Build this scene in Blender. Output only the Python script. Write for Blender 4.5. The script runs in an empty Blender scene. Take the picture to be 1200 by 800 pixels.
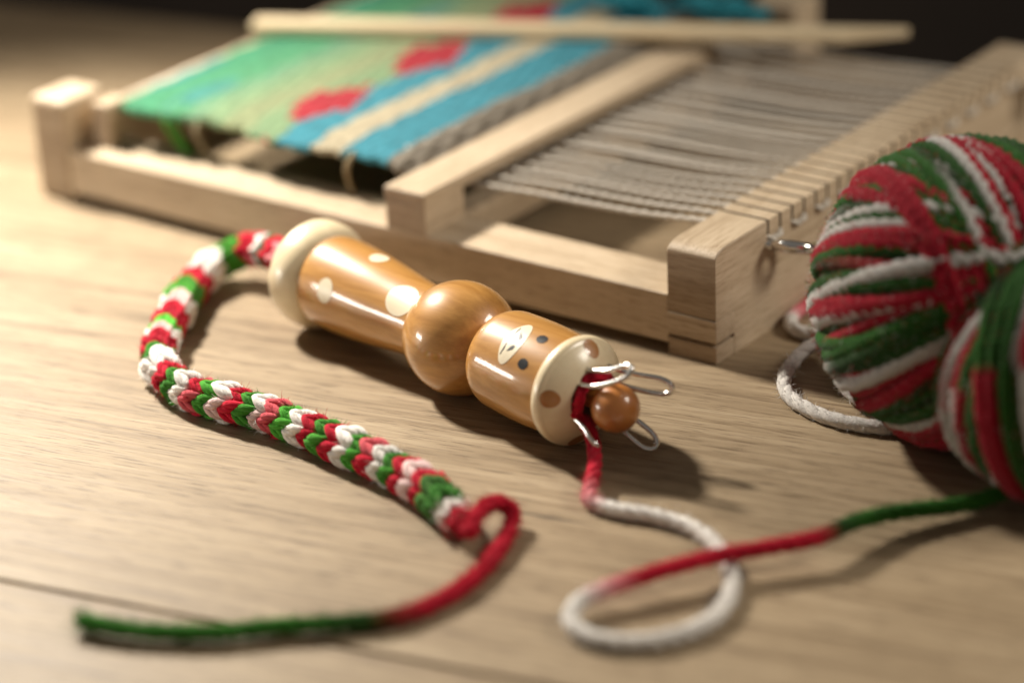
import bpy, bmesh, math, random
import numpy as np
from mathutils import Vector, Matrix
random.seed(7); rng = np.random.default_rng(11)
S = 0.008                                   # one modelling unit (a slit spacing of the loom comb) in metres
sc = bpy.context.scene
C = sc.collection
# ------------------------------------------------------------------ camera
YAW, PITCH, ROLL = 0.9268, 0.4203, 0.0432
fw = Vector((math.cos(PITCH)*math.sin(YAW), math.cos(PITCH)*math.cos(YAW), -math.sin(PITCH)))
r0 = Vector((math.cos(YAW), -math.sin(YAW), 0)); d0 = fw.cross(r0)
rt = r0*math.cos(ROLL) + d0*math.sin(ROLL); dn = -r0*math.sin(ROLL) + d0*math.cos(ROLL)
cam = bpy.data.cameras.new('camera'); co = bpy.data.objects.new('camera', cam); C.objects.link(co)
m = Matrix((rt, -dn, -fw)).transposed().to_4x4(); m.translation = Vector((-89.43, -56.47, 48.62))*S
co.matrix_world = m
cam.sensor_width = 36; cam.lens = 36*3239.98/1200
cam.clip_start = 0.02; cam.clip_end = 60
cam.dof.use_dof = True; cam.dof.focus_distance = 111.6*S; cam.dof.aperture_fstop = 3.4
cam.dof.aperture_blades = 0
sc.camera = co
# ------------------------------------------------------------------ world, lamps, exposure
w = bpy.data.worlds.new('World'); sc.world = w; w.use_nodes = True
w.node_tree.nodes['Background'].inputs[0].default_value = (1.0, .90, .79, 1)
w.node_tree.nodes['Background'].inputs[1].default_value = 0.12
def aim(o, target):
    o.rotation_euler = (Vector(target)*S - o.location).to_track_quat('-Z', 'Y').to_euler()
def lamp(name, kind, loc, target, power, col, **kw):
    l = bpy.data.lights.new(name, kind); o = bpy.data.objects.new(name, l); C.objects.link(o)
    o.location = Vector(loc)*S; aim(o, target); l.energy = power; l.color = col
    for k, v in kw.items(): setattr(l, k, v)
    return o
lamp('key_lamp', 'SPOT', (4, 66, 54), (-15, 29, 0), 39, (1, .93, .82), spot_size=math.radians(80), spot_blend=1.0, shadow_soft_size=4.2*S)
lamp('soft_lamp', 'AREA', (35, -68, 64), (0, 0, 0), 3.6, (1, .92, .80), shape='RECTANGLE', size=34*S, size_y=24*S)
lamp('left_lamp', 'AREA', (-54, 72, 9), (-8, 8, 2), .9, (1, .94, .85), shape='RECTANGLE', size=20*S, size_y=8*S)
sc.view_settings.view_transform = 'Standard'; sc.view_settings.look = 'None'
sc.view_settings.exposure = 0.15; sc.view_settings.gamma = 1
sc.cycles.use_denoising = True
sc.cycles.max_bounces = 8
# ------------------------------------------------------------------ mesh helpers (all coordinates in units)
def setp(o, label=None, cat=None, group=None, kind=None):
    if label: o['label'] = label
    if cat: o['category'] = cat
    if group: o['group'] = group
    if kind: o['kind'] = kind
    return o
def thing(name, loc, label, cat, group=None):
    o = bpy.data.objects.new(name, None); C.objects.link(o); o.location = Vector(loc)*S
    o.empty_display_size = .01
    return setp(o, label, cat, group)
def origin(o):
    v = Vector((0, 0, 0))
    while o is not None: v += o.location; o = o.parent
    return v/S
def build(name, V, F, mat, parent=None, smooth=True, cols=None, loc=None):
    """V in world units; the mesh hangs under parent (translation only)"""
    base = origin(parent) if parent else Vector((0, 0, 0))
    if loc is not None: base = Vector(loc)
    me = bpy.data.meshes.new(name)
    Va = (np.asarray(V, dtype=float) - np.array(base))*S
    me.from_pydata(Va.tolist(), [], [tuple(f) for f in F])
    me.materials.append(mat)
    me.polygons.foreach_set('use_smooth', [smooth]*len(me.polygons))
    if cols is not None:
        at = me.color_attributes.new('dye', 'FLOAT_COLOR', 'POINT')
        ca = np.ones((len(Va), 4)); ca[:, :3] = np.asarray(cols); at.data.foreach_set('color', ca.ravel())
    me.update()
    o = bpy.data.objects.new(name, me); C.objects.link(o)
    if parent: o.parent = parent; 
    if loc is not None: o.location = (Vector(loc) - (origin(parent) if parent else Vector((0,0,0))))*S
    return o
def bmbuild(name, bm, mat, parent=None, smooth=False, loc=None):
    bm.verts.ensure_lookup_table(); bm.verts.index_update()
    V = [tuple(v.co) for v in bm.verts]; F = [[v.index for v in f.verts] for f in bm.faces]; bm.free()
    return build(name, V, F, mat, parent, smooth, loc=loc)
def box_bm(lo, hi, bev=0.0, seg=2, edges=None):
    bm = bmesh.new()
    bmesh.ops.create_cube(bm, size=1)
    for v in bm.verts:
        v.co = Vector([lo[i] + (v.co[i]+.5)*(hi[i]-lo[i]) for i in range(3)])
    if bev:
        ed = [e for e in bm.edges if edges is None or edges(e)]
        bmesh.ops.bevel(bm, geom=ed, offset=bev, segments=seg, profile=.6, affect='EDGES')
    return bm
def box(name, lo, hi, mat, parent, bev=.06, seg=2, edges=None):
    return bmbuild(name, box_bm(lo, hi, bev, seg, edges), mat, parent)
def frames(P, closed=False):
    P = np.asarray(P, float); n = len(P)
    if closed: T = np.roll(P, -1, 0) - np.roll(P, 1, 0)
    else: T = np.gradient(P, axis=0)
    T /= np.linalg.norm(T, axis=1)[:, None]+1e-12
    N = np.zeros_like(P); a = np.array([0, 0, 1.]) if abs(T[0][2]) < .9 else np.array([1., 0, 0])
    N[0] = a - T[0]*(a@T[0]); N[0] /= np.linalg.norm(N[0])
    for i in range(1, n):
        N[i] = N[i-1] - T[i]*(N[i-1]@T[i]); N[i] /= np.linalg.norm(N[i])
    return T, N, np.cross(T, N)
def tube_geo(P, r, sides=8, closed=False, cap=True):
    P = np.asarray(P, float); n = len(P); T, N, B = frames(P, closed)
    r = np.broadcast_to(np.asarray(r, float), (n,))
    an = np.arange(sides)*2*math.pi/sides
    V = (P[:, None, :] + r[:, None, None]*(np.cos(an)[None, :, None]*N[:, None, :] + np.sin(an)[None, :, None]*B[:, None, :])).reshape(-1, 3)
    F = []
    m_ = n if closed else n-1
    if closed:                                     # match the last ring to the first
        k0 = int(round(math.atan2(N[0]@B[-1], N[0]@N[-1])/(2*math.pi/sides)))
    for i in range(m_):
        j = (i+1) % n; sh = -k0 if (closed and j == 0) else 0
        for k in range(sides):
            k2 = (k+1) % sides
            F.append((i*sides+k, i*sides+k2, j*sides+(k2+sh) % sides, j*sides+(k+sh) % sides))
    if cap and not closed:
        F.append(tuple(range(sides))[::-1]); F.append(tuple((n-1)*sides+k for k in range(sides)))
    return V, F
def spline(pts, n):
    """Catmull-Rom through pts, resampled to n points of equal spacing"""
    p = np.asarray(pts, float); p = np.vstack([2*p[0]-p[1], p, 2*p[-1]-p[-2]]); out = []
    for i in range(1, len(p)-2):
        t = np.linspace(0, 1, 24, endpoint=False)[:, None]
        a, b, c, d = p[i-1], p[i], p[i+1], p[i+2]
        out.append(.5*((2*b)+(-a+c)*t+(2*a-5*b+4*c-d)*t**2+(-a+3*b-3*c+d)*t**3))
    out = np.vstack(out+[p[-2][None]])
    L = np.r_[0, np.cumsum(np.linalg.norm(np.diff(out, axis=0), axis=1))]
    s = np.linspace(0, L[-1], n)
    return np.stack([np.interp(s, L, out[:, k]) for k in range(3)], 1), s
def merge(parts):
    V, F, K, o = [], [], [], 0
    for p in parts:
        V.append(p[0]); F += [tuple(i+o for i in f) for f in p[1]]; o += len(p[0])
        if len(p) > 2: K.append(p[2])
    return np.vstack(V), F, (np.vstack(K) if K else None)
def lathe(prof, A, a, e1, e2, n=72):
    """prof: list of (t, r) along axis a from A"""
    V, F = [], []; m_ = len(prof)
    for (t, r) in prof:
        for k in range(n):
            q = 2*math.pi*k/n
            V.append(A + a*t + e1*(r*math.cos(q)) + e2*(r*math.sin(q)))
    for i in range(m_-1):
        for k in range(n):
            k2 = (k+1) % n; F.append((i*n+k, i*n+k2, (i+1)*n+k2, (i+1)*n+k))
    return np.array(V), F
def smoothstep(x): x = np.clip(x, 0, 1); return x*x*(3-2*x)
# ------------------------------------------------------------------ materials
def mat(name):
    m_ = bpy.data.materials.new(name); m_.use_nodes = True; nt = m_.node_tree
    b = nt.nodes['Principled BSDF']; return m_, nt, b
def nd(nt, t, **kw):
    n = nt.nodes.new(t)
    for k, v in kw.items(): setattr(n, k, v)
    return n
def coords(nt, kind='Object', scale=(1, 1, 1), rot=(0, 0, 0)):
    if kind == 'World': src = nd(nt, 'ShaderNodeNewGeometry').outputs['Position']
    else: src = nd(nt, 'ShaderNodeTexCoord').outputs['Object']
    mp = nd(nt, 'ShaderNodeMapping'); mp.inputs['Scale'].default_value = [s/S for s in scale]; mp.inputs['Rotation'].default_value = rot
    nt.links.new(src, mp.inputs[0]); return mp.outputs[0]
def noise(nt, vec, scale, detail=4, rough=.55, dist=0):
    n = nd(nt, 'ShaderNodeTexNoise'); n.inputs['Scale'].default_value = scale; n.inputs['Detail'].default_value = detail
    n.inputs['Roughness'].default_value = rough; n.inputs['Distortion'].default_value = dist
    nt.links.new(vec, n.inputs['Vector']); return n.outputs['Fac']
def ramp(nt, fac, stops, interp='LINEAR'):
    r = nd(nt, 'ShaderNodeValToRGB'); cr = r.color_ramp; cr.interpolation = interp
    while len(cr.elements) < len(stops): cr.elements.new(.5)
    for e, (p, c) in zip(cr.elements, stops):
        e.position = p; e.color = (*c, 1) if len(c) == 3 else c
    nt.links.new(fac, r.inputs[0]); return r.outputs[0]
def math_(nt, op, a, b=None, c=None):
    n = nd(nt, 'ShaderNodeMath', operation=op)
    for i, v in enumerate((a, b, c)):
        if v is None: continue
        if isinstance(v, (int, float)): n.inputs[i].default_value = v
        else: nt.links.new(v, n.inputs[i])
    return n.outputs[0]
def mixc(nt, fac, a, b, mode='MIX'):
    n = nd(nt, 'ShaderNodeMix', data_type='RGBA', blend_type=mode)
    for i, v in ((0, fac), (6, a), (7, b)):
        if isinstance(v, (int, float)): n.inputs[i].default_value = v
        elif isinstance(v, tuple): n.inputs[i].default_value = (*v, 1)
        else: nt.links.new(v, n.inputs[i])
    return n.outputs[2]
def bump(nt, b, h, strength, dist):
    n = nd(nt, 'ShaderNodeBump'); n.inputs['Strength'].default_value = strength; n.inputs['Distance'].default_value = dist*S
    nt.links.new(h, n.inputs['Height']); nt.links.new(n.outputs[0], b.inputs['Normal'])
def wood(name, along, c0, c1, c2, rough=.5, fine=1.0, kind='World', coat=0.0):
    """along: 0 or 1 or 2, axis of the grain"""
    m_, nt, b = mat(name)
    s1 = [1.5]*3; s1[along] = .09; s2 = [7]*3; s2[along] = .35; s3 = [16]*3; s3[along] = 1.1
    n1 = noise(nt, coords(nt, kind, s1), 1, 5, .6, .8); n2 = noise(nt, coords(nt, kind, s2), 1, 4, .6); n3 = noise(nt, coords(nt, kind, s3), 1, 3, .6)
    mixn = math_(nt, 'ADD', math_(nt, 'MULTIPLY', n1, .55), math_(nt, 'MULTIPLY', n2, .45))
    col = ramp(nt, mixn, [(.33, c0), (.5, c1), (.68, c2)])
    pores = ramp(nt, n3, [(.36, (.62, .55, .48)), (.46, (1, 1, 1))])
    col = mixc(nt, .75*fine, col, pores, 'MULTIPLY')
    big = noise(nt, coords(nt, kind, (.12, .12, .12)), 1, 2)
    col = mixc(nt, .35, col, ramp(nt, big, [(.3, (.8, .78, .75)), (.7, (1, 1, 1))]), 'MULTIPLY')
    nt.links.new(col, b.inputs['Base Color'])
    b.inputs['Roughness'].default_value = rough; b.inputs['Coat Weight'].default_value = coat
    bump(nt, b, math_(nt, 'ADD', n3, math_(nt, 'MULTIPLY', n2, .6)), .35*fine, .04)
    return m_
W0, W1, W2 = (.36, .265, .17), (.52, .41, .285), (.59, .48, .35)
M_wx = wood('beech_across', 0, W0, W1, W2)
M_wy = wood('beech_along', 1, W0, W1, W2)
M_stick = wood('pale_stick_wood', 0, (.60, .47, .29), (.68, .55, .36), (.74, .62, .43), kind='Object', fine=.6)
def table_mat():
    m_, nt, b = mat('oak_table')
    v = coords(nt, 'Object')
    n1 = noise(nt, coords(nt, 'Object', (.035, .55, .5)), 1, 6, .6, 1.2)
    n2 = noise(nt, coords(nt, 'Object', (.13, 3.2, 3)), 1, 5, .65, .4)
    n3 = noise(nt, coords(nt, 'Object', (.5, 9, 9)), 1, 3, .6)
    nb = noise(nt, coords(nt, 'Object', (.03, .06, .06)), 1, 2)
    mx = math_(nt, 'ADD', math_(nt, 'MULTIPLY', n1, .5), math_(nt, 'MULTIPLY', n2, .5))
    col = ramp(nt, mx, [(.36, (.168, .115, .066)), (.46, (.283, .207, .124)), (.54, (.34, .255, .158)), (.65, (.415, .322, .208))])
    pores = ramp(nt, n3, [(.37, (.36, .31, .27)), (.45, (1, 1, 1))])
    col = mixc(nt, .7, col, pores, 'MULTIPLY')
    col = mixc(nt, .4, col, ramp(nt, nb, [(.3, (.78, .76, .74)), (.7, (1.0, 1.0, 1.0))]), 'MULTIPLY')
    # one short dark split in the board, along the grain
    sx = nd(nt, 'ShaderNodeSeparateXYZ'); nt.links.new(v, sx.inputs[0])
    wob = math_(nt, 'MULTIPLY', math_(nt, 'SUBTRACT', noise(nt, coords(nt, 'Object', (.8, .0, .0)), 1, 2), .5), .25)
    dy = math_(nt, 'ABSOLUTE', math_(nt, 'ADD', math_(nt, 'SUBTRACT', sx.outputs[1], CRK[1]), wob))
    tt = math_(nt, 'DIVIDE', math_(nt, 'SUBTRACT', sx.outputs[0], CRK[0]), CRK[2])
    wid = math_(nt, 'MULTIPLY', math_(nt, 'SUBTRACT', 1.0, math_(nt, 'ABSOLUTE', tt)), .11)
    cm = math_(nt, 'LESS_THAN', dy, wid)
    col = mixc(nt, math_(nt, 'MULTIPLY', cm, .85), col, (.05, .035, .025))
    nt.links.new(col, b.inputs['Base Color'])
    nt.links.new(ramp(nt, n2, [(.3, (.5,)*3), (.7, (.62,)*3)]), b.inputs['Roughness'])
    b.inputs['Specular IOR Level'].default_value = .35
    bump(nt, b, math_(nt, 'ADD', math_(nt, 'MULTIPLY', n3, .8), n2), .45, .05)
    return m_
def varnish(name, c0, c1, rough=.07, coat=1.0, vary=1.0):
    m_, nt, b = mat(name)
    n1 = noise(nt, coords(nt, 'Object', (2.6, .16, 2.6)), 1, 5, .65, .3)
    nt.links.new(ramp(nt, n1, [(.3, c0), (.7, c1)]), b.inputs['Base Color'])
    b.inputs['Roughness'].default_value = .4; b.inputs['Coat Weight'].default_value = coat; b.inputs['Coat Roughness'].default_value = rough
    n2 = noise(nt, coords(nt, 'Object', (26, 8, 26)), 1, 3, .7)
    n3 = nd(nt, 'ShaderNodeBump'); n3.inputs['Strength'].default_value = .05*vary; n3.inputs['Distance'].default_value = .03*S
    nt.links.new(n2, n3.inputs['Height']); nt.links.new(n3.outputs[0], b.inputs['Coat Normal'])
    return m_
M_brown = varnish('brown_varnish', (.37, .165, .034), (.56, .285, .075))
M_cream = varnish('cream_varnish', (.74, .61, .39), (.80, .68, .46), .2, .6)
M_knob = varnish('knob_varnish', (.44, .155, .03), (.48, .18, .037))
M_spot = varnish('spot_paint', (.36, .15, .03), (.42, .18, .04))
M_patch = varnish('cream_paint', (.74, .64, .46), (.80, .71, .52), .3, .25)
M_black = varnish('black_paint', (.008, .008, .01), (.014, .014, .016), .3, .0)
M_dark, nt, b = mat('dark_bore'); b.inputs['Base Color'].default_value = (.035, .02, .012, 1); b.inputs['Roughness'].default_value = .8
M_chrome, nt, b = mat('chrome'); b.inputs['Base Color'].default_value = (.80, .79, .77, 1); b.inputs['Metallic'].default_value = 1; b.inputs['Roughness'].default_value = .17
def wool(name, src, c=None, ribs=0):
    m_, nt, b = mat(name)
    if src == 'attr':
        a = nd(nt, 'ShaderNodeAttribute'); a.attribute_name = 'dye'; base = a.outputs['Color']
    elif src == 'obj': base = nd(nt, 'ShaderNodeObjectInfo').outputs['Color']
    else: base = c
    n1 = noise(nt, coords(nt, 'Object', (5, 5, 5)), 1, 4, .7)
    col = mixc(nt, .8, base, ramp(nt, n1, [(.28, (.68, .68, .68)), (.58, (1, 1, 1))]), 'MULTIPLY')
    nt.links.new(col, b.inputs['Base Color']); b.inputs['Roughness'].default_value = .95
    b.inputs['Specular IOR Level'].default_value = .15; b.inputs['Sheen Weight'].default_value = .08; b.inputs['Sheen Roughness'].default_value = .5
    n2 = noise(nt, coords(nt, 'Object', (14, 14, 14)), 1, 3, .7)
    bump(nt, b, n2, .7, .08)
    return m_
M_dye = wool('dyed_wool', 'attr'); M_stitch = wool('stitch_wool', 'obj')
M_warp = wool('warp_cotton', 'c', (.58, .53, .46)); M_turq = wool('turquoise_wool', 'c', (.03, .27, .34)); M_loopw = wool('white_cotton', 'c', (.78, .74, .66))
RED, WHT, GRN, PNK, DGR = (np.array(c) for c in ((.52, .008, .03), (.86, .82, .77), (.05, .23, .022), (.74, .25, .27), (.02, .06, .01)))
# ------------------------------------------------------------------ table and background
TA = math.atan2(-.9775, .211)                    # grain direction of the table boards
ga = np.array([math.cos(TA), math.sin(TA)]); gb = np.array([-ga[1], ga[0]])
def tab(x, y): return float(np.dot((x, y), ga)), float(np.dot((x, y), gb))
c1 = tab(-15.06, -.49); c2 = tab(-14.58, -3.5)
CRK = ((c1[0]+c2[0])/2, (c1[1]+c2[1])/2, abs(c2[0]-c1[0])/2+.5)
M_table = table_mat()
table = bpy.data.objects.new('table', None); C.objects.link(table); setp(table, kind='structure')
table.rotation_euler = (0, 0, TA)
def plank(lo, hi):
    bm = box_bm((-95, lo, -3), (85, hi, 0), .07, 3)
    V = [tuple(v.co) for v in bm.verts]; bm.verts.index_update(); F = [[v.index for v in f.verts] for f in bm.faces]; bm.free()
    o = build('plank', V, F, M_table, None, False); o.parent = table
gap = tab(-27.02, 1.38)[1]; edge = 35.5
plank(gap-45, gap-.11); plank(gap+.11, edge)
M_floor, nt, b = mat('dark_floor'); nt.links.new(ramp(nt, noise(nt, coords(nt, 'World', (.02, .02, .02)), 1, 3), [(.3, (.10, .075, .055)), (.7, (.16, .12, .09))]), b.inputs['Base Color']); b.inputs['Roughness'].default_value = .7
M_wall, nt, b = mat('dark_wall'); nt.links.new(ramp(nt, noise(nt, coords(nt, 'World', (.015, .015, .015)), 1, 3), [(.3, (.06, .05, .042)), (.7, (.13, .10, .08))]), b.inputs['Base Color']); b.inputs['Roughness'].default_value = .8
setp(build('floor', [(-400, -400, -92), (600, -400, -92), (600, 600, -92), (-400, 600, -92)], [(0, 1, 2, 3)], M_floor, None, False), kind='structure')
bw = bmesh.new()
def at(al, ac, z): p = ga*al + gb*ac; return (p[0], p[1], z)
setp(build('wall', [at(-500, 240, -92), at(500, 240, -92), at(500, 240, 220), at(-500, 240, 220)], [(0, 1, 2, 3)], M_wall, None, False), kind='structure')
# ------------------------------------------------------------------ the loom
HB, HR, WR, BW, L, W = 5.11, 2.73, 2.94, 2.38, 39.7, 31.0
SL, S0 = .86, 4.19                               # slit depth, first slit
loom = thing('weaving_loom', (15.5, 20, 0), 'pale wooden table loom frame with a slit comb beam standing behind the doll', 'loom')
def front_top(e):                                # only the two long top edges
    return all(abs(v.co.z-HB) < 1e-4 for v in e.verts) and abs(e.verts[0].co.y-e.verts[1].co.y) < 1e-4
comb = box('comb_beam', (0, 0, 2.0), (W, BW, HB-SL), M_wx, loom, 0)
box('beam_core', (1.45, 0, 0), (W-1.45, BW, 2.0), M_wx, comb, 0)
for x0, x1 in ((0, 1.44), (W-1.44, W)):
    box('foot', (x0, 0, 0), (x1, BW, .76), M_wx, comb, .05)
    box('rail_tenon', (x0-(.06 if x0 == 0 else 0), -.035, .97), (x1+(0 if x0 == 0 else .06), BW, 1.96), M_wy, comb, .04)
GAP = .16
def end_block(x0, x1, left):
    prof = []                                    # x-z outline with the outer top corner rounded off
    rx, rz = .85, .40
    for k in range(9):
        q = math.pi/2*k/8
        prof.append((rx*(1-math.cos(q)), HB-rz+rz*math.sin(q)))
    pts = [(0, HB-SL)] + prof + [((x1-x0), HB), ((x1-x0), HB-SL)]
    if left: pts = [(x0+x, z) for x, z in pts]
    else: pts = [(x1-x, z) for x, z in pts]
    n = len(pts); c = .05
    V = []
    for y, ins in ((0, c), (c, 0), (BW-c, 0), (BW, c)):
        for (x, z) in pts: V.append((x, y, z - (ins if z > HB-SL+.3 else 0)))
    F = [tuple(range(n)), tuple(range(4*n-1, 3*n-1, -1))]
    for j in range(3):
        for i in range(n):
            i2 = (i+1) % n; F.append((j*n+i, (j+1)*n+i, (j+1)*n+i2, j*n+i2))
    o = build('end_block', V, F, M_wx, comb, False)
    bm = bmesh.new(); bm.from_mesh(o.data); bmesh.ops.recalc_face_normals(bm, faces=bm.faces); bm.to_mesh(o.data); bm.free()
end_block(0, S0-GAP/2, True); end_block(S0+23+GAP/2, W, False)
th = (1-GAP)/2
M_slit, nt, b = mat('burnt_shaded_cut'); b.inputs['Base Color'].default_value = (.025, .014, .008, 1); b.inputs['Roughness'].default_value = .9
def darken_slit(o):                                     # laser-cut slit faces: scorch and the slit's shade put into one dark colour
    o.data.materials.append(M_slit)
    for p in o.data.polygons:
        if abs(p.normal.x) > .95: p.material_index = 1
tooth = None
for i in range(23):
    x = S0 + i + .5
    if tooth is None:
        bm = box_bm((x-th, 0, HB-SL), (x+th, BW, HB), .05, 2, edges=front_top)
        tooth = bmbuild('tooth', bm, M_wx, comb, loc=(x, 0, HB-SL)); darken_slit(tooth); t0 = tooth.location.copy()
    else:
        o = tooth.copy(); C.objects.link(o); o.location = t0 + Vector((i*S, 0, 0))
rear = box('rear_beam', (WR-.3, L-BW+.2, .4), (W-WR+.3, L-.2, 3.3), M_wx, loom, .12, 3)
for x0 in (0, W-WR): box('corner_post', (x0, L-BW, 0), (x0+WR, L, HB+.1), M_wx, loom, .42, 5)
V, F = tube_geo([(WR-.2, L-BW-1.2, 4.45), (W/2, L-BW-1.2, 4.45), (W-WR+.2, L-BW-1.2, 4.45)], .48, 20); build('cloth_rod', V, F, M_wx, loom)
for x0 in (1.2, W-WR+.2): box('rod_bracket', (x0, L-BW-1.75, HR-.02), (x0+WR-1.4, L-BW-.65, 5.0), M_wx, loom, .15, 3)
for x0 in (0, W-WR):
    box('side_rail', (x0, BW-.0, .5), (x0+WR, L-BW, HR), M_wy, loom, .09, 3)
box('crossbar', (0.012, 15.2, 4.12), (24.6, 17.5, 4.70), M_wx, loom, .1, 3)
box('crossbar_post', (0.02, 15.23, HR-.02), (WR-.02, 17.45, 4.13), M_wx, loom, .05)
box('crossbar_post', (22.6, 15.23, 1.0), (24.5, 17.45, 4.13), M_wx, loom, .05)
box('crossbar_brace', (WR, 15.6, 1.0), (W-WR, 17.0, 2.6), M_wx, loom, .08)
box('post', (28.3, 12.9, HR-.02), (30.9, 15.6, 6.0), M_wx, loom, .25, 3)
M_end = wood('beech_end_grain', 1, (.27, .19, .115), (.37, .275, .18), (.45, .35, .24))
def sawn(o):
    if o.type == 'MESH' and o.data.materials[0] == M_wx and o.name.split('.')[0] not in ('tooth', 'cloth_rod'):
        o.data.materials.append(M_end); k_ = len(o.data.materials)-1
        for p in o.data.polygons:
            if abs(p.normal.x) > .9: p.material_index = k_
for o in loom.children_recursive: sawn(o)
view = np.array([-89.43, -56.47, 48.62])
def screw_eye(x, z):
    base = np.array([x, .05, z]); out = np.array([.28, -.95, -.03]); out /= np.linalg.norm(out)
    vd = base - view; vd /= np.linalg.norm(vd)
    side = np.array([.80, .24, -.42]); side -= out*(side@out); side /= np.linalg.norm(side)
    cen = base + out*1.2; R_ = .78
    P = [base - out*.4, base + out*.12, base + out*.38]
    for k in range(27):
        q = math.pi + math.radians(18) + k/26*math.radians(336)
        P.append(cen + out*(R_*math.cos(q)) + side*(R_*.8*math.sin(q)))
    P, _ = spline(P, 90)
    V, F = tube_geo(P, .25, 12)
    build('screw_eye', V, F, M_chrome, loom)
screw_eye(S0-.03, 4.02); screw_eye(S0+23.6, 4.02)
# ------------------------------------------------------------------ woven cloth with its warp
ctop = 5.02
cloth = thing('weaving', (15, 26, ctop), 'striped green, red and turquoise woven cloth with its beige warp stretched on the loom', 'weaving')
def cloth_mat():
    m_, nt, b = mat('woven_wool')
    v = coords(nt, 'World'); sx = nd(nt, 'ShaderNodeSeparateXYZ'); nt.links.new(v, sx.inputs[0])
    X, Y = sx.outputs[0], sx.outputs[1]
    wob = math_(nt, 'MULTIPLY', math_(nt, 'SUBTRACT', noise(nt, coords(nt, 'World', (.25, .05, 1)), 1, 3), .5), .9)
    yy = math_(nt, 'MULTIPLY', math_(nt, 'FLOOR', math_(nt, 'DIVIDE', math_(nt, 'ADD', Y, wob), .34)), .34)
    X = math_(nt, 'MULTIPLY', math_(nt, 'FLOOR', math_(nt, 'MULTIPLY', X, 1.0)), 1.0)
    f = math_(nt, 'DIVIDE', math_(nt, 'SUBTRACT', yy, 17), 20)
    k = lambda y: (y-17)/20
    TQ, BE, GL, GR, GY = (.035, .225, .29), (.44, .38, .26), (.19, .29, .15), (.05, .25, .125), (.20, .17, .13)
    col = ramp(nt, f, [(0, GY), (k(18.7), TQ), (k(21.5), BE), (k(23.2), TQ), (k(25.3), GL), (k(27.2), (.25, .29, .15)), (k(29), GL), (k(30.4), (.14, .28, .16)), (k(31.6), (.07, .27, .13)), (k(33.2), GR), (k(35), (.11, .28, .14))], 'CONSTANT')
    # red lozenges woven across the turquoise and green edge
    ph = math_(nt, 'ABSOLUTE', math_(nt, 'SUBTRACT', math_(nt, 'FRACT', math_(nt, 'DIVIDE', math_(nt, 'SUBTRACT', X, 2.3), 8.0)), .5))
    half = math_(nt, 'SUBTRACT', math_(nt, 'MULTIPLY', math_(nt, 'SUBTRACT', .5, ph), 4.4), .5)
    yq = math_(nt, 'MULTIPLY', math_(nt, 'FLOOR', math_(nt, 'DIVIDE', Y, .34)), .34)
    dd = math_(nt, 'ABSOLUTE', math_(nt, 'SUBTRACT', yq, 25.9))
    col = mixc(nt, math_(nt, 'LESS_THAN', dd, half), col, (.36, .012, .025))
    # darker teal picks in the green field
    pt = math_(nt, 'GREATER_THAN', noise(nt, coords(nt, 'World', (.12, .55, 1)), 1, 1), .60)
    grn = math_(nt, 'GREATER_THAN', yy, 29.6)
    col = mixc(nt, math_(nt, 'MULTIPLY', math_(nt, 'MULTIPLY', pt, grn), .8), col, (.04, .22, .22))
    n1 = noise(nt, coords(nt, 'World', (1.5, 4, 4)), 1, 3)
    col = mixc(nt, .6, col, ramp(nt, n1, [(.32, (.38, .38, .38)), (.62, (1, 1, 1))]), 'MULTIPLY')
    nt.links.new(col, b.inputs['Base Color']); b.inputs['Roughness'].default_value = .95; b.inputs['Sheen Weight'].default_value = .05
    bump(nt, b, noise(nt, coords(nt, 'World', (3, 5, 5)), 1, 3), .6, .1)
    return m_
M_cloth = cloth_mat()
xs = np.linspace(0, 1, 110); ys = np.arange(17.62, 35.4, .085)
V, F = [], []
nx, ny = len(xs), len(ys)
for layer in (0, 1):
    for j, y in enumerate(ys):
        row = int((y-17.5)/.34); hsh = math.sin(row*12.9898)*43758.5453; hsh -= math.floor(hsh)
        x0 = 1.9 + .35*hsh + .25*math.sin(y*.7); x1 = 27.9 + .3*math.sin(row*7.7)
        rib = abs(math.sin(math.pi*(y-17.5)/.34))
        for i, u in enumerate(xs):
            x = x0 + (x1-x0)*u
            under = .05*math.sin(math.pi*(x-S0) + math.pi*row)
            sag = -.22*math.exp(-((x-x0)/1.2)**2) - .62*max(0, (18.7-y)/1.1)**1.5
            z = ctop + .11*rib + under + sag + .05*math.sin(x*.6+y*.4) if layer == 0 else ctop - .22 + sag
            V.append((x, y, z))
for layer in (0, 1):
    for j in range(ny-1):
        for i in range(nx-1):
            a_ = layer*nx*ny + j*nx + i; q = (a_, a_+1, a_+nx+1, a_+nx)
            F.append(q if layer == 0 else q[::-1])
o_ = nx*ny
for j in range(ny-1):
    for i in (0, nx-1):
        a_ = j*nx+i; F.append((a_, a_+nx, a_+nx+o_, a_+o_) if i == 0 else (a_+nx, a_, a_+o_, a_+nx+o_))
for i in range(nx-1):
    for j in (0, ny-1):
        a_ = j*nx+i; F.append((a_+1, a_, a_+o_, a_+1+o_) if j == 0 else (a_, a_+1, a_+1+o_, a_+o_))
build('woven_cloth', V, F, M_cloth, cloth)
zs = HB-SL+.10
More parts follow.
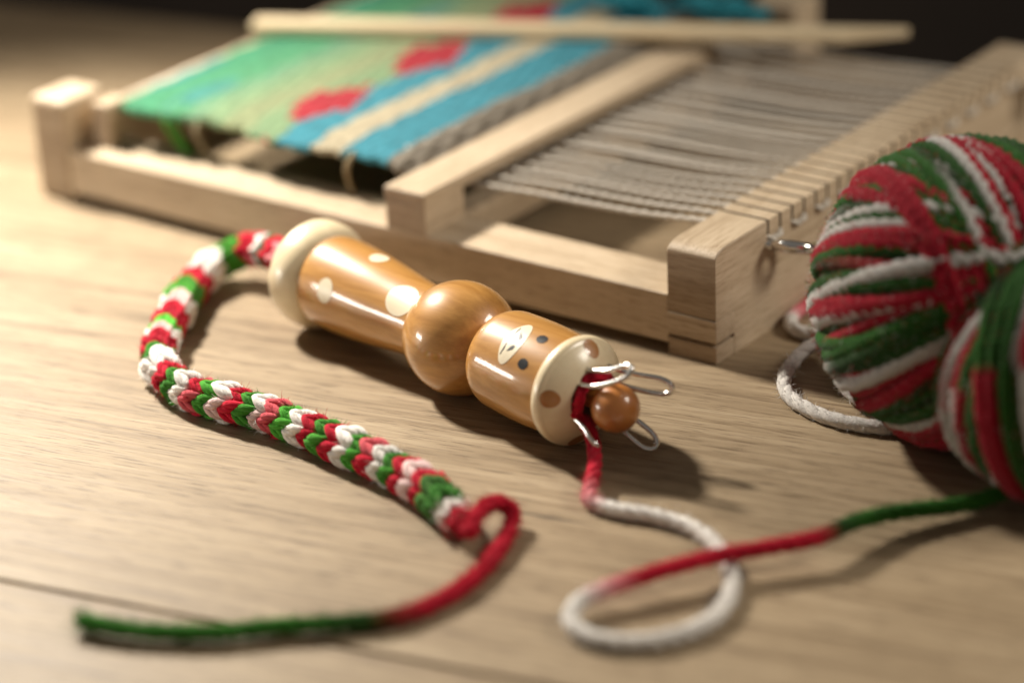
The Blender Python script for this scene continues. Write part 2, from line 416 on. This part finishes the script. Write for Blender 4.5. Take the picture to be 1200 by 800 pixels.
for k in range(12):
    path, rad = [], []
    def run(i, rev):
        x = S0+i; jz = random.uniform(-.12, .22); jx = random.uniform(-.12, .12)
        xe = x + (x-15.7)*.02
        p = [(xe, 19.2, ctop-.10), (xe, 18.6, ctop-.16), (xe, 17.6, 4.30), (xe+jx*.5, 16.3, 3.92), (x+jx, 12, 4.02+jz*.7), (x+jx*.6, 7, 4.15+jz*.6), (x, 3.2, zs+.08), (x, 2.5, zs), (x, 1.2, zs), (x, .06, zs)]
        return p[::-1] if rev else p
    a1 = run(2*k, False); a2 = run(2*k+1, True)
    mid = S0+2*k+.5
    P, s = spline(a1 + [(mid-.38, -.12, zs-.06), (mid, -.17, zs-.10), (mid+.38, -.12, zs-.02)] + a2, 230)
    y = P[:, 1]
    ins = smoothstep((y+.02)/.08)*smoothstep((2.7-y)/.25)
    r = .135*(1-ins) + .038*ins
    V, F = [], []
    parts = []
    T, N, B = frames(P)
    for q in range(2):
        an = s*5.2 + q*math.pi
        Q = P + (N*np.cos(an)[:, None] + B*np.sin(an)[:, None])*(r*.45)[:, None]
        parts.append(tube_geo(Q, r*.68, 6))
    V, F, _ = merge(parts)
    build('warp_thread', V, F, M_warp, cloth)
# knotted ends hanging from the near selvedge
for (y, c_, lean) in ((32.6, GRN*1.5, .7), (31.9, GRN*.8, .4), (30.6, np.array((.30, .25, .15)), .3), (21.2, np.array((.34, .26, .15)), -.2)):
    P, s = spline([(2.6, y, ctop-.2), (1.95, y-.1, ctop-.5), (2.0, y-lean*.5, 4.0), (2.3, y-lean, 3.2), (2.5, y-lean*1.2, HR+.1)], 30)
    V, F = tube_geo(P, .12, 6); build('loose_end', V, F, M_dye, cloth, cols=np.tile(c_, (len(V), 1)))
# ------------------------------------------------------------------ shuttle stick and turquoise yarn
shut = thing('shuttle_stick', (20, 22, 5.4), 'long flat pale wooden stick with a pointed tip lying across the weaving', 'stick')
p0 = np.array([13.4, 36.6]); p1 = np.array([28.0, 6.2]); dl = p1-p0; Ls = np.linalg.norm(dl); dl /= Ls; pl = np.array([-dl[1], dl[0]])
V = []
zb, zt = 5.26, 5.76; hw = .78
out = [(0, -hw), (Ls-3.4, -hw), (Ls-.05, hw-.2), (Ls, hw-.1), (Ls-.1, hw), (0, hw)]
bm = bmesh.new()
vs = [bm.verts.new((a_, b_, zb)) for a_, b_ in out]; f = bm.faces.new(vs)
g = bmesh.ops.extrude_face_region(bm, geom=[f]); bmesh.ops.translate(bm, verts=[v for v in g['geom'] if isinstance(v, bmesh.types.BMVert)], vec=(0, 0, zt-zb))
bmesh.ops.recalc_face_normals(bm, faces=bm.faces); bmesh.ops.bevel(bm, geom=list(bm.edges), offset=.09, segments=2, affect='EDGES', profile=.6)
o = bmbuild('stick_blade', bm, M_stick, None)
o.parent = shut; o.rotation_euler = (0, 0, math.atan2(dl[1], dl[0])); o.location = (Vector((p0[0], p0[1], 0)) - Vector((20, 22, 5.4)))*S
tq = thing('turquoise_yarn', (26.6, 18.6, 5.1), 'loose tangle of fuzzy turquoise yarn on the cloth behind the pale stick', 'yarn')
for k, (cx, cy, n_) in enumerate(((27.3, 17.6, 8), (25.3, 21.6, 8), (27.6, 15.0, 3))):
    pts = []; zz = 5.25 if cy > 17 else 5.1
    for q in range(n_*5):
        pts.append((cx+rng.normal(0, .55), cy+rng.normal(0, 1.0), zz+.15+abs(rng.normal(0, .45 if n_ > 4 else .15))))
    P, s = spline(pts, n_*60); V, F = tube_geo(P, .17, 6); build('yarn_tangle', V, F, M_turq, tq)
# ------------------------------------------------------------------ knitting doll
A = np.array([-5.3, 17.2, 2.47]); Bd = np.array([-9.17, .21, 2.27]); ax = Bd-A; ax /= np.linalg.norm(ax)
e1 = np.cross(ax, (0, 0, 1)); e1 /= np.linalg.norm(e1)
if e1[0] < 0: e1 = -e1
e2 = np.cross(e1, ax); e2 = e2 if e2[2] > 0 else -e2
doll = thing('knitting_doll', (-7.2, 8.7, 0), 'varnished wooden knitting doll with painted face lying on the table', 'doll')
def rounded(ts, rs, n=6):
    """smooth profile through control points"""
    P, _ = spline([(t, r, 0) for t, r in zip(ts, rs)], n*len(ts)); return [(p[0], max(p[1], .001)) for p in P]
def arc(tc, rc, a_, b_, q0, q1, n=10):
    return [(tc+a_*math.cos(math.radians(q0+(q1-q0)*k/n)), rc+b_*math.sin(math.radians(q0+(q1-q0)*k/n))) for k in range(n+1)]
prof_foot = [(-.72, .75)] + arc(-.05, 1.35, .75, 1.05, 180, 90) + arc(.25, 1.35, 1.2, 1.05, 90, 5) + [(1.4, 1.3)]
prof_legs = rounded((1.0, 1.35, 2.6, 4.5, 6.2, 7.3, 8.4), (1.85, 2.02, 2.04, 1.90, 1.70, 1.60, 1.56))
prof_bead = arc(9.75, 0, 2.45, 2.40, 172, 8, 40)
prof_head = [(12.0, 1.0)] + arc(13.0, 1.15, 1.15, .95, 175, 90, 12)[0:] + [(13.6, 2.13), (14.4, 2.15), (15.3, 2.13), (16.2, 2.06), (16.7, 2.0)]
prof_brim = arc(16.75, 1.90, .33, .36, 190, 90, 8) + arc(16.85, 1.98, .28, .28, 90, 25, 6) + rounded((17.16, 17.36, 17.55, 17.70, 17.78), (2.06, 1.86, 1.62, 1.38, 1.2), 4) + [(17.76, 1.15), (17.66, 1.12), (17.2, 1.10), (15.5, 1.10)]
def doll_part(name, prof, m_):
    V, F = lathe(prof, A, ax, e1, e2, 96); o = build(name, V, F, m_, doll)
    bm = bmesh.new(); bm.from_mesh(o.data); bmesh.ops.recalc_face_normals(bm, faces=bm.faces); bm.to_mesh(o.data); bm.free(); return o
foot = doll_part('foot_disc', prof_foot, M_cream)
legs = doll_part('legs', prof_legs, M_brown)
doll_part('body_bead', prof_bead, M_brown)
head = doll_part('head', prof_head, M_brown)
brim = doll_part('hat_brim', prof_brim, M_cream)
V, F = lathe([(16.2, 1.125), (16.25, .01)], A, ax, e1, e2, 48); build('bore', V, F, M_dark, doll)
def patch(name, prof, tc, ang, shape, m_, parent, off=.012, rings=7):
    """painted patch that follows a turned profile: shape = outline [(ds, dw)] in units along and around"""
    pr_ = np.array(prof); ss = np.r_[0, np.cumsum(np.linalg.norm(np.diff(pr_, axis=0), axis=1))]
    s_c = tc if isinstance(tc, tuple) else np.interp(tc, pr_[:, 0], ss)
    if isinstance(tc, tuple): s_c = tc[0]
    tan = lambda s_: (np.array([np.interp(s_+.05, ss, pr_[:, 0]), np.interp(s_+.05, ss, pr_[:, 1])]) - np.array([np.interp(s_-.05, ss, pr_[:, 0]), np.interp(s_-.05, ss, pr_[:, 1])]))
    rc = np.interp(s_c, ss, pr_[:, 1]); V = []; n = len(shape)
    for g in range(rings+1):
        for (ds, dw) in (shape if g else [(0, 0)]):
            f_ = g/rings; s_ = s_c+ds*f_; t, r = np.interp(s_, ss, pr_[:, 0]), np.interp(s_, ss, pr_[:, 1])
            tn = tan(s_); tn /= np.linalg.norm(tn)+1e-9; nrm = np.array([-tn[1], tn[0]])
            t += nrm[0]*off; r += nrm[1]*off; q = math.radians(ang) + dw*f_/max(rc, .3)
            V.append(A + ax*t + (e1*math.cos(q) + e2*math.sin(q))*r)
    F = [(0, 1+k, 1+(k+1) % n) for k in range(n)]
    for g in range(1, rings):
        o_ = 1+(g-1)*n
        for k in range(n): F.append((o_+k, o_+n+k, o_+n+(k+1) % n, o_+(k+1) % n))
    o = build(name, V, F, m_, parent)
    # make the patch face outwards
    me = o.data; c_ = A + ax*0
    bm = bmesh.new(); bm.from_mesh(me); bm.normal_update(); bm.faces.ensure_lookup_table()
    fc = bm.faces[0]; pc = np.array(fc.calc_center_median())/S + np.array(origin(doll)); rad = pc-A; rad = rad-ax*(rad@ax) + ax*.3
    if np.array(fc.normal)@rad < 0: bmesh.ops.reverse_faces(bm, faces=bm.faces)
    bm.to_mesh(me); bm.free()
    return o
def oval(a_, b_, n=28, p=2.0, rot=0):
    out = []
    for k in range(n):
        q = 2*math.pi*k/n; c_, s_ = math.cos(q), math.sin(q)
        x = a_*math.copysign(abs(c_)**(2/p), c_); y = b_*math.copysign(abs(s_)**(2/p), s_)
        out.append((x*math.cos(rot)-y*math.sin(rot), x*math.sin(rot)+y*math.cos(rot)))
    return out
for an in (107.1, 142.0): patch('eye', prof_head, 15.55, an, oval(.25, .22), M_black, head, .014)
mz = []
for k in range(56):                               # two-lobed muzzle
    q = 2*math.pi*k/56; r_ = .62+.42*abs(math.sin(q))**1.6; mz.append((.50*math.cos(q)*(1+.12*abs(math.sin(q))), (r_)*math.sin(q)))
muz = patch('muzzle', prof_head, 14.48, 124.0, mz, M_patch, head, .012, 9)
for an, fl in ((115.6, 1), (132.2, -1)):
    patch('nostril', prof_head, 14.60, an, [(.15, fl*.14), (.12, -.02*fl), (-.13, -.18*fl), (-.06, .07*fl), (.03, .17*fl)], M_black, head, .022, 3)
for an in (112.5, 135.5):
    patch('mouth_line', prof_head, 14.25, an, [(.03, -.26), (.06, 0), (.02, .26), (-.03, .26), (-.01, 0), (-.02, -.26)], M_black, head, .021, 3)
sb = np.array(prof_brim); sbl = np.r_[0, np.cumsum(np.linalg.norm(np.diff(sb, axis=0), axis=1))]
for an in (167, 78, 255, 345): patch('spot', prof_brim, (float(sbl[20]),), an, oval(.42, .36), M_spot, brim, .012)
patch('pale_spot', prof_legs, 7.2, 128, oval(.8, .75), M_patch, legs)
patch('pale_spot', prof_legs, 3.1, 160, oval(.45, .55), M_patch, legs)
patch('pale_spot', prof_legs, 4.3, 84, oval(.4, .45), M_patch, legs)  # highlight along the top of the legs, painted as a cream oval
# the four wire hooks round the bore
wr_ = .105
def hook(ang, fwd, outw, spread=.27, tilt=(0, 0), turn=0):
    q = math.radians(ang); rd = e1*math.cos(q)+e2*math.sin(q); tg = -e1*math.sin(q)+e2*math.cos(q)
    tg = tg*math.cos(turn)+rd*math.sin(turn)
    c0 = A + ax*17.3 + rd*1.17
    ex = rd*outw + e1*tilt[0] + e2*tilt[1]
    P = [c0 - tg*spread]
    P += [c0 + ax*.6 - tg*spread, c0 + ax*(.5+fwd*.45) - tg*spread*1.05 + ex*.25, c0 + ax*(.5+fwd*.85) - tg*spread*1.1 + ex*.8]
    tip = c0 + ax*(.5+fwd) + ex
    P += [tip - tg*spread*.6 + ax*.05, tip + ax*.1 + ex*.06, tip + tg*spread*.6 + ax*.05]
    P += [c0 + ax*(.5+fwd*.85) + tg*spread*1.1 + ex*.8, c0 + ax*(.5+fwd*.45) + tg*spread*1.05 + ex*.25, c0 + ax*.6 + tg*spread, c0 + tg*spread]
    P, _ = spline(P, 80); V, F = tube_geo(P, wr_, 10); build('wire_hook', V, F, M_chrome, doll)
hook(40, 2.4, .8, .30, (.3, -.62), .75); hook(-48, 1.9, .75, .32, (.1, -.42)); hook(112, 1.9, .6, .34, (.75, .1), -.35); hook(215, 1.3, .35, .2, (.1, -.3))
knob = thing('wooden_knob', A+ax*19.05, 'small glossy brown wooden ball set in the bore of the doll between wire hooks', 'wooden ball')
kp = [(19.05-.97*math.cos(math.pi*k/30), max(.97*math.sin(math.pi*k/30), .002)) for k in range(31)]
V, F = lathe(kp, A, ax, e1, e2, 60); o = build('ball', V, F, M_knob, knob)
V, F = lathe([(16.3, .42), (18.3, .42)], A, ax, e1, e2, 20); build('shaft', V, F, M_knob, knob)
for o in knob.children:
    bm = bmesh.new(); bm.from_mesh(o.data); bmesh.ops.recalc_face_normals(bm, faces=bm.faces); bm.to_mesh(o.data); bm.free()
# ------------------------------------------------------------------ yarn helpers
def dyed(s, stops):
    """colour along a yarn: stops [(s, colour)]"""
    k = [a_ for a_, _ in stops]; c_ = np.array([c for _, c in stops]); return np.stack([np.interp(s, k, c_[:, i]) for i in range(3)], 1)
def plied(name, pts, n, r, stops, parent, plies=3, twist=4.2, sides=8, m_=None, rfun=None, lay=.37):
    P, s = spline(pts, n); T, N, B = frames(P); parts = []
    rr = np.full(n, r) if rfun is None else r*rfun(s/s[-1])
    for q in range(plies):
        an = s*twist + q*2*math.pi/plies
        Q = P + (N*np.cos(an)[:, None] + B*np.sin(an)[:, None])*(rr*lay)[:, None]
        V, F = tube_geo(Q, rr*(1.05-lay), sides); c_ = np.repeat(dyed(s, stops), sides, 0)
        c_ = c_*(1+.10*np.sin(q*2.1+np.repeat(s, sides)*1.7))[:, None]
        parts.append((V, F, np.clip(c_, 0, 1)))
    V, F, K = merge(parts)
    return build(name, V, F, m_ or M_dye, parent, cols=K), P, s
def fuzz(P, r, colors, n, parent, length=.32, zmin=.02, wid=.009):
    T, N, B = frames(P); parts = []
    V, F, K = [], [], []
    for _ in range(n):
        i = rng.integers(0, len(P)); q = rng.uniform(0, 2*math.pi); nr = N[i]*math.cos(q)+B[i]*math.sin(q)
        p = P[i] + nr*r*.9; d = nr*rng.uniform(.4, 1)+T[i]*rng.normal(0, .8)+rng.normal(0, .4, 3); d /= np.linalg.norm(d)
        l_ = length*rng.uniform(.4, 1.2); b2 = rng.normal(0, 1, 3); b2 -= d*(b2@d); b2 /= np.linalg.norm(b2)
        curl = rng.normal(0, .35, 3); sd = np.cross(d, b2); k0 = len(V)
        for g, f_ in enumerate((0, .5, 1)):
            c0 = p + d*l_*f_ + curl*l_*f_*f_; c0[2] = max(c0[2], zmin)
            w_ = wid*(1-.6*f_); V += [c0-sd*w_, c0+sd*w_]; K += [colors[i], colors[i]]
        F += [(k0, k0+1, k0+3, k0+2), (k0+2, k0+3, k0+5, k0+4)]
    o = build('fuzz', V, F, M_dye, parent, cols=np.array(K)); setp(o, kind='stuff'); return o
# ------------------------------------------------------------------ knitted cord
cord = thing('knitted_cord', (-13, 12, 0), 'knitted red, white and green cord curling from the foot of the doll', 'cord')
cpts = [(-4.9, 18.4, 2.35), (-4.15, 20.4, 2.2), (-3.2, 22.4, 1.75), (-3.75, 24.0, 1.15), (-5.99, 23.9, .76), (-9.0, 22.3, .76), (-11.76, 20.66, .76), (-13.47, 19.14, .76), (-14.47, 17.35, .76), (-14.83, 15.38, .76), (-14.73, 13.16, .76), (-14.86, 10.78, .76), (-15.18, 8.32, .76), (-15.66, 5.78, .76), (-16.35, 3.15, .76), (-17.14, 1.33, .74), (-17.95, -.1, .70)]
ROWS = 54
P, s = spline(cpts, ROWS); T, N, B = frames(P); pitch_ = s[1]-s[0]
Pc = np.vstack([P, P[-1]+T[-1]*.3, P[-1]+T[-1]*.62, P[-1]+T[-1]*.78]); rc = np.r_[np.full(ROWS, .55), .55, .40, .12]
V, F = tube_geo(Pc, rc*.72, 12); kc = np.tile(DGR*.7, (len(V), 1)); kc[-36:] = RED*.8; build('cord_core', V, F, M_dye, cord, cols=kc)
def leg_geo(sgn):
    """one arm of a knit V in cylinder coordinates: x along the cord, arms spread round it"""
    pts = []; h = pitch_
    for f_ in np.linspace(0, 1, 7):
        q = sgn*(.05+.70*f_); x = (-.80+1.55*f_)*h; R_ = .47+.15*math.sin(math.pi*(.15+.85*f_))
        pts.append((x, R_*math.sin(q), R_*math.cos(q)))
    rr = .225*np.sin(np.linspace(.45, math.pi-.5, 7))**.6
    pts = np.array(pts); T_, N_, B_ = frames(pts); out = []
    for ply in range(2):
        an = np.linspace(0, 3.4, 7) + ply*math.pi
        out.append(tube_geo(pts + (N_*np.cos(an)[:, None] + B_*np.sin(an)[:, None])*(rr*.42)[:, None], rr*.70, 6))
    return merge(out)[:2]
V, F, _ = merge([leg_geo(1), leg_geo(-1)])
sm = build('stitch', V, F, M_stitch).data; bpy.data.objects.remove(bpy.data.objects['stitch'])
seq = [RED, WHT, GRN, RED, WHT, GRN*1.3, RED, WHT, GRN, RED, WHT, WHT, GRN, RED, RED, WHT, GRN*1.6]
endseq = [RED, WHT, GRN*.75, DGR*2.2, RED, WHT, RED, GRN*.8, WHT, RED, GRN, WHT, RED, GRN]   # from the loose end inwards
rowcol = []
for i in range(ROWS):
    k = ROWS-1-i; col = endseq[k] if k < len(endseq) else seq[(k*1) % len(seq)]
    if k >= len(endseq) and k > 32: col = seq[(k//2) % len(seq)]
    if i < 5: col = (RED, RED, PNK, RED, DGR)[i]
    rowcol.append(col)
    R3 = Matrix((T[i], -B[i], N[i])).transposed()
    for q in range(4):
        o = bpy.data.objects.new('stitch', sm); C.objects.link(o); o.parent = cord
        rot = R3 @ Matrix.Rotation(q*math.pi/2 + math.radians(40) + i*.012 + random.uniform(-.05, .05), 3, 'X')
        scl = random.uniform(.92, 1.10)*(1, .86, .66)[max(0, i-ROWS+3)]
        o.matrix_local = Matrix.LocRotScale((Vector(P[i]) + Vector(rng.normal(0, .035, 3)) - origin(cord))*S, rot.to_quaternion(), Vector((scl, scl, scl)))
        cc = np.clip(col*random.uniform(.85, 1.15), 0, 1)
        if random.random() < .15: cc = .6*cc+.4*PNK if col[0] > col[1]*.9 else cc*1.4
        o.color = (*np.clip(cc, 0, 1), 1)
cc = np.array(rowcol)
fuzz(P[22:], .72, np.clip(cc[22:]*1.1, 0, 1), 8000, cord, .26, wid=.012)
tp = [(-17.4, .75, .72), (-18.0, -.2, .72), (-18.5, -.95, .8), (-17.95, -.75, 1.05), (-16.83, -.57, 1.1), (-16.19, -.88, .85), (-16.34, -1.28, .48), (-18.48, -2.13, .32), (-20.93, -2.59, .3), (-22.91, -2.44, .3), (-24.51, -1.78, 0.32), (-25.59, -0.73, 0.36), (-27.03, 0.99, 0.4), (-28.57, 2.6, 0.42), (-29.68, 4.4, 0.42), (-30.33, 6.03, 0.44), (-30.63, 7.47, 0.46)]
st = [(0, RED), (12.4, RED), (13.6, .5*RED+.4*DGR), (14.6, DGR*1.5), (17, GRN*.85), (30, GRN)]
o, P, s = plied('yarn_tail', tp, 420, .285, st, cord, 3, 3.6, rfun=lambda f_: (1+.08*np.sin(f_*47)+.05*np.sin(f_*131))*(1-.55*smoothstep((f_-.985)/.015)))
fuzz(P[-10:], .2, dyed(s, st)[-10:], 50, cord, .5, wid=.014)
fuzz(P, .3, dyed(s, st), 7000, cord, .26, wid=.012)
# ------------------------------------------------------------------ working yarn from hooks to ball
wy = thing('working_yarn', (-15, -8, 0), 'loose red, white and green strand looping from the doll hooks to the yarn ball', 'yarn')
hb_ = A + ax*18.3 + e1*(-1.05) + e2*(-.75)
def hp(t, a_, r): q = math.radians(a_); return tuple(A + ax*t + (e1*math.cos(q)+e2*math.sin(q))*r)
wp = [hp(17.1, 215, .8), hp(18.0, 222, 1.0), hp(18.7, 226, 1.38), hp(18.95, 232, 1.75), (-11.6, -1.75, .70), (-12.7, -2.3, .55), (-13.38, -2.69, 0.4), (-13.51, -3.05, 0.3), (-13.49, -4.01, 0.3), (-13.14, -5.62, 0.3), (-13.25, -7.38, 0.3), (-14.14, -9.04, 0.29), (-15.82, -10.56, 0.29), (-17.84, -11.35, 0.29), (-19.54, -11.2, 0.29), (-20.95, -10.37, 0.29), (-21.7, -9.1, 0.3), (-21.69, -7.92, 0.34), (-21.11, -7.2, 0.45), (-20.09, -7.12, 0.62), (-18.42, -7.99, 0.8), (-16.67, -9.02, 0.9), (-15.25, -9.93, 0.92), (-14.06, -10.99, 0.95), (-12.51, -12.2, 1.0), (-10.73, -12.6, 0.9), (-8.88, -13.36, 0.7), (-6.63, -14.99, 0.5), (-5.0, -16.0, 0.6)]
_, ss = spline(wp, 600); 
P0, s0_ = spline(wp, 620); sg = float(s0_[np.argmin(np.linalg.norm(P0 - np.array([-12.3, -12.25, 1.0]), axis=1))])
wst = [(0, RED), (4.4, RED), (5.6, PNK), (6.6, WHT), (24.6, WHT), (26.0, PNK), (27.0, RED), (sg-.4, RED*.9), (sg+.7, DGR), (sg+2.2, GRN*.7), (90, GRN*.7)]
o, P, s = plied('strand', wp, 620, .29, wst, wy, 3, 3.4)
fuzz(P[60:], .3, dyed(s, wst)[60:], 7000, wy, .22, wid=.012)
# red loops caught on the hooks at the bore
for a0, a1, t in ((75, 190, 17.95), (20, 75, 18.0), (200, 330, 17.85)):
    pts = [hp(t-.5, a0, .95)] + [hp(t+.1*math.sin(q*.09), q, .98+.08*math.sin(q*.13)) for q in np.linspace(a0, a1, 7)] + [hp(t-.6, a1, .95)]
    plied('hook_loop', pts, 60, .22, [(0, RED), (9, RED)], wy, 3, 3.6)
# ------------------------------------------------------------------ ball of yarn
up_ = np.array(-dn); rt_ = np.array(rt); tw_ = -np.array(fw)
ballo = thing('yarn_ball', (-.8, -12.5, 0), 'large round ball of red, white and green variegated yarn in front of the comb beam', 'yarn ball')
def camv(v): return rt_*v[0] + up_*v[1] + tw_*v[2]
def sphere_geo(c, R_, n=24, m_=36, zmin=.05):
    V, F = [], []
    for i in range(n+1):
        for k in range(m_):
            p_, q_ = math.pi*i/n, 2*math.pi*k/m_
            V.append(c + R_*np.array([math.sin(p_)*math.cos(q_), math.sin(p_)*math.sin(q_), math.cos(p_)]))
    for i in range(n):
        for k in range(m_): F.append((i*m_+k, (i+1)*m_+k, (i+1)*m_+(k+1) % m_, i*m_+(k+1) % m_))
    V = np.array(V); V[:, 2] = np.maximum(V[:, 2], zmin); return V, F
DYE_R = RED*.85
def strand(cen, R_, nv, off, c0, rad, wob=.05):
    cen = np.array(cen); nv = np.array(nv)/np.linalg.norm(nv); n = 88
    u = np.cross(nv, (0.31, .52, .79)); u /= np.linalg.norm(u); v = np.cross(nv, u); ph = np.arange(n)*2*math.pi/n
    Rk = math.sqrt(max(R_*R_-off*off, .1)) + rng.uniform(-wob, wob) + wob*np.sin(2*ph+rng.uniform(0, 6))
    P = cen + nv*off + (np.cos(ph)[:, None]*u + np.sin(ph)[:, None]*v)*Rk[:, None]
    P[:, 2] = np.maximum(P[:, 2], .3)
    c_ = (c0 + ph/(2*math.pi)*rng.uniform(.15, .4)) % 1.0
    rr = rad*rng.uniform(.75, 1.22); parts = []
    T_, N_, B_ = frames(P, True); cols = .60*dyed(c_, [(0, WHT*.9), (.17, WHT*.9), (.20, RED), (.58, RED*.8), (.61, DGR), (.64, GRN*.65), (.92, GRN*.45), (.97, DGR), (1.0, WHT*.9)])
    for pl_ in range(3):
        an = ph*22 + pl_*2*math.pi/3
        Q = P + (N_*np.cos(an)[:, None] + B_*np.sin(an)[:, None])*rr*.36; Q[:, 2] = np.maximum(Q[:, 2], .2)
        V, F = tube_geo(Q, rr*.70, 6, closed=True); parts.append((V, F, np.repeat(cols, 6, 0)))
    V, F, K = merge(parts); build('strand', V, F, M_dye, ballo, cols=K)
def wind(cen, R_, pole, n, jit, ph0, rad=.36):
    """turns that fan out from a pole"""
    pole = np.array(pole)/np.linalg.norm(pole); a_ = np.cross(pole, (0.3, .5, .81)); a_ /= np.linalg.norm(a_); b_ = np.cross(pole, a_)
    for k in range(n):
        q = math.pi*(k+rng.uniform(-.3, .3))/n
        strand(cen, R_, a_*math.cos(q)+b_*math.sin(q)+pole*rng.normal(0, jit), rng.normal(0, .3), ph0+(k//2)*.23+rng.uniform(-.04, .04), rad)
def band(cen, R_, point, along, width, n, ph0, step, rad=.35):
    """a bundle of turns lying side by side, running along a direction through a point of the surface"""
    p_ = np.array(point)/np.linalg.norm(point); nv = np.cross(p_, np.array(along)); nv /= np.linalg.norm(nv)
    for k in range(n):
        off = width*((k+.5)/n-.5)
        strand(cen, R_, nv+rng.normal(0, .018, 3), off, ph0+k*step+rng.uniform(-.05, .05), rad)
rng = np.random.default_rng(23)
c1_ = np.array([-.45, -11.55, 6.0]); c2_ = np.array([-2.9, -16.7, 4.75])
V, F = sphere_geo(c1_, 5.55); build('core', V, F, M_dye, ballo, cols=np.tile(DGR*.8, (len(V), 1)))
V, F = sphere_geo(c2_, 4.2); build('core', V, F, M_dye, ballo, cols=np.tile(DGR*.8, (len(V), 1)))
wind(c1_, 5.62, camv((.42, .12, .90)), 54, .10, .15)
band(c1_, 5.76, camv((-.05, .55, .83)), camv((.34, -.90, .36)), 5.0, 13, .22, .085)
band(c1_, 5.82, camv((.42, .55, .72)), camv((.16, -.95, .30)), 3.0, 8, .10, .10)
wind(c2_, 4.30, camv((.16, .90, .40)), 38, .05, .35)
band(c2_, 4.52, camv((-.55, .18, .80)), camv((-.12, -1, .1)), 2.0, 5, .30, .21)
def ball_fuzz(cen, R_, n):
    V, F, K = [], [], []
    for _ in range(n):
        d = rng.normal(0, 1, 3); d /= np.linalg.norm(d)
        if d@tw_ < -.3: continue
        p = np.array(cen) + d*R_; t = rng.normal(0, 1, 3); t -= d*(t@d); t /= np.linalg.norm(t); sd = np.cross(d, t); l_ = rng.uniform(.12, .34); k0 = len(V)
        c_ = (RED, GRN*.7, WHT*.8)[rng.integers(0, 3)]*.7
        for f_ in (0, .5, 1):
            c0 = p + d*l_*(f_-.5*f_*f_) + t*l_*f_; c0[2] = max(c0[2], .03); V += [c0-sd*.011*(1.1-f_), c0+sd*.011*(1.1-f_)]; K += [c_, c_]
        F += [(k0, k0+1, k0+3, k0+2), (k0+2, k0+3, k0+5, k0+4)]
    setp(build('fuzz', V, F, M_dye, ballo, cols=np.array(K)), kind='stuff')
ball_fuzz(c1_, 5.98, 7000); ball_fuzz(c2_, 4.68, 4500)
lp = [(-.9, -9.6, .5), (-1.67, -9.6, .33), (-2.24, -8.86, .3), (-2.52, -7.2, .3), (-2.16, -5.5, .3), (-1.34, -4.21, .3), (.04, -3.31, .3), (1.57, -2.9, .34), (2.29, -3.0, .55), (2.87, -3.6, .75), (1.34, -4.99, .7), (-.23, -6.37, .6), (-1.0, -7.89, .5), (-.9, -9.2, .6)]
_, Pl, sl = plied('loose_loop', lp, 200, .30, [(0, WHT*.8), (40, WHT*.8)], ballo, 3, 2.6, lay=.25)
fuzz(Pl, .28, np.tile(WHT*.8, (len(Pl), 1)), 1800, ballo, .25, wid=.012)
lp = [(7.5, -5.0, .5), (8.9, -2.2, .35), (8.3, -.35, .3), (7.2, -.38, .3), (6.1, -.42, .3), (5.1, -.6, .32), (4.3, -1.2, .34), (4.15, -2.1, .35), (4.2, -3.0, .5), (3.8, -4.2, .9), (3.4, -6.2, 1.4)]
plied('loose_loop', lp, 160, .30, [(0, RED), (6.6, RED), (7.8, PNK), (8.6, WHT*.9), (40, WHT*.8)], ballo, 3, 2.6, lay=.25)
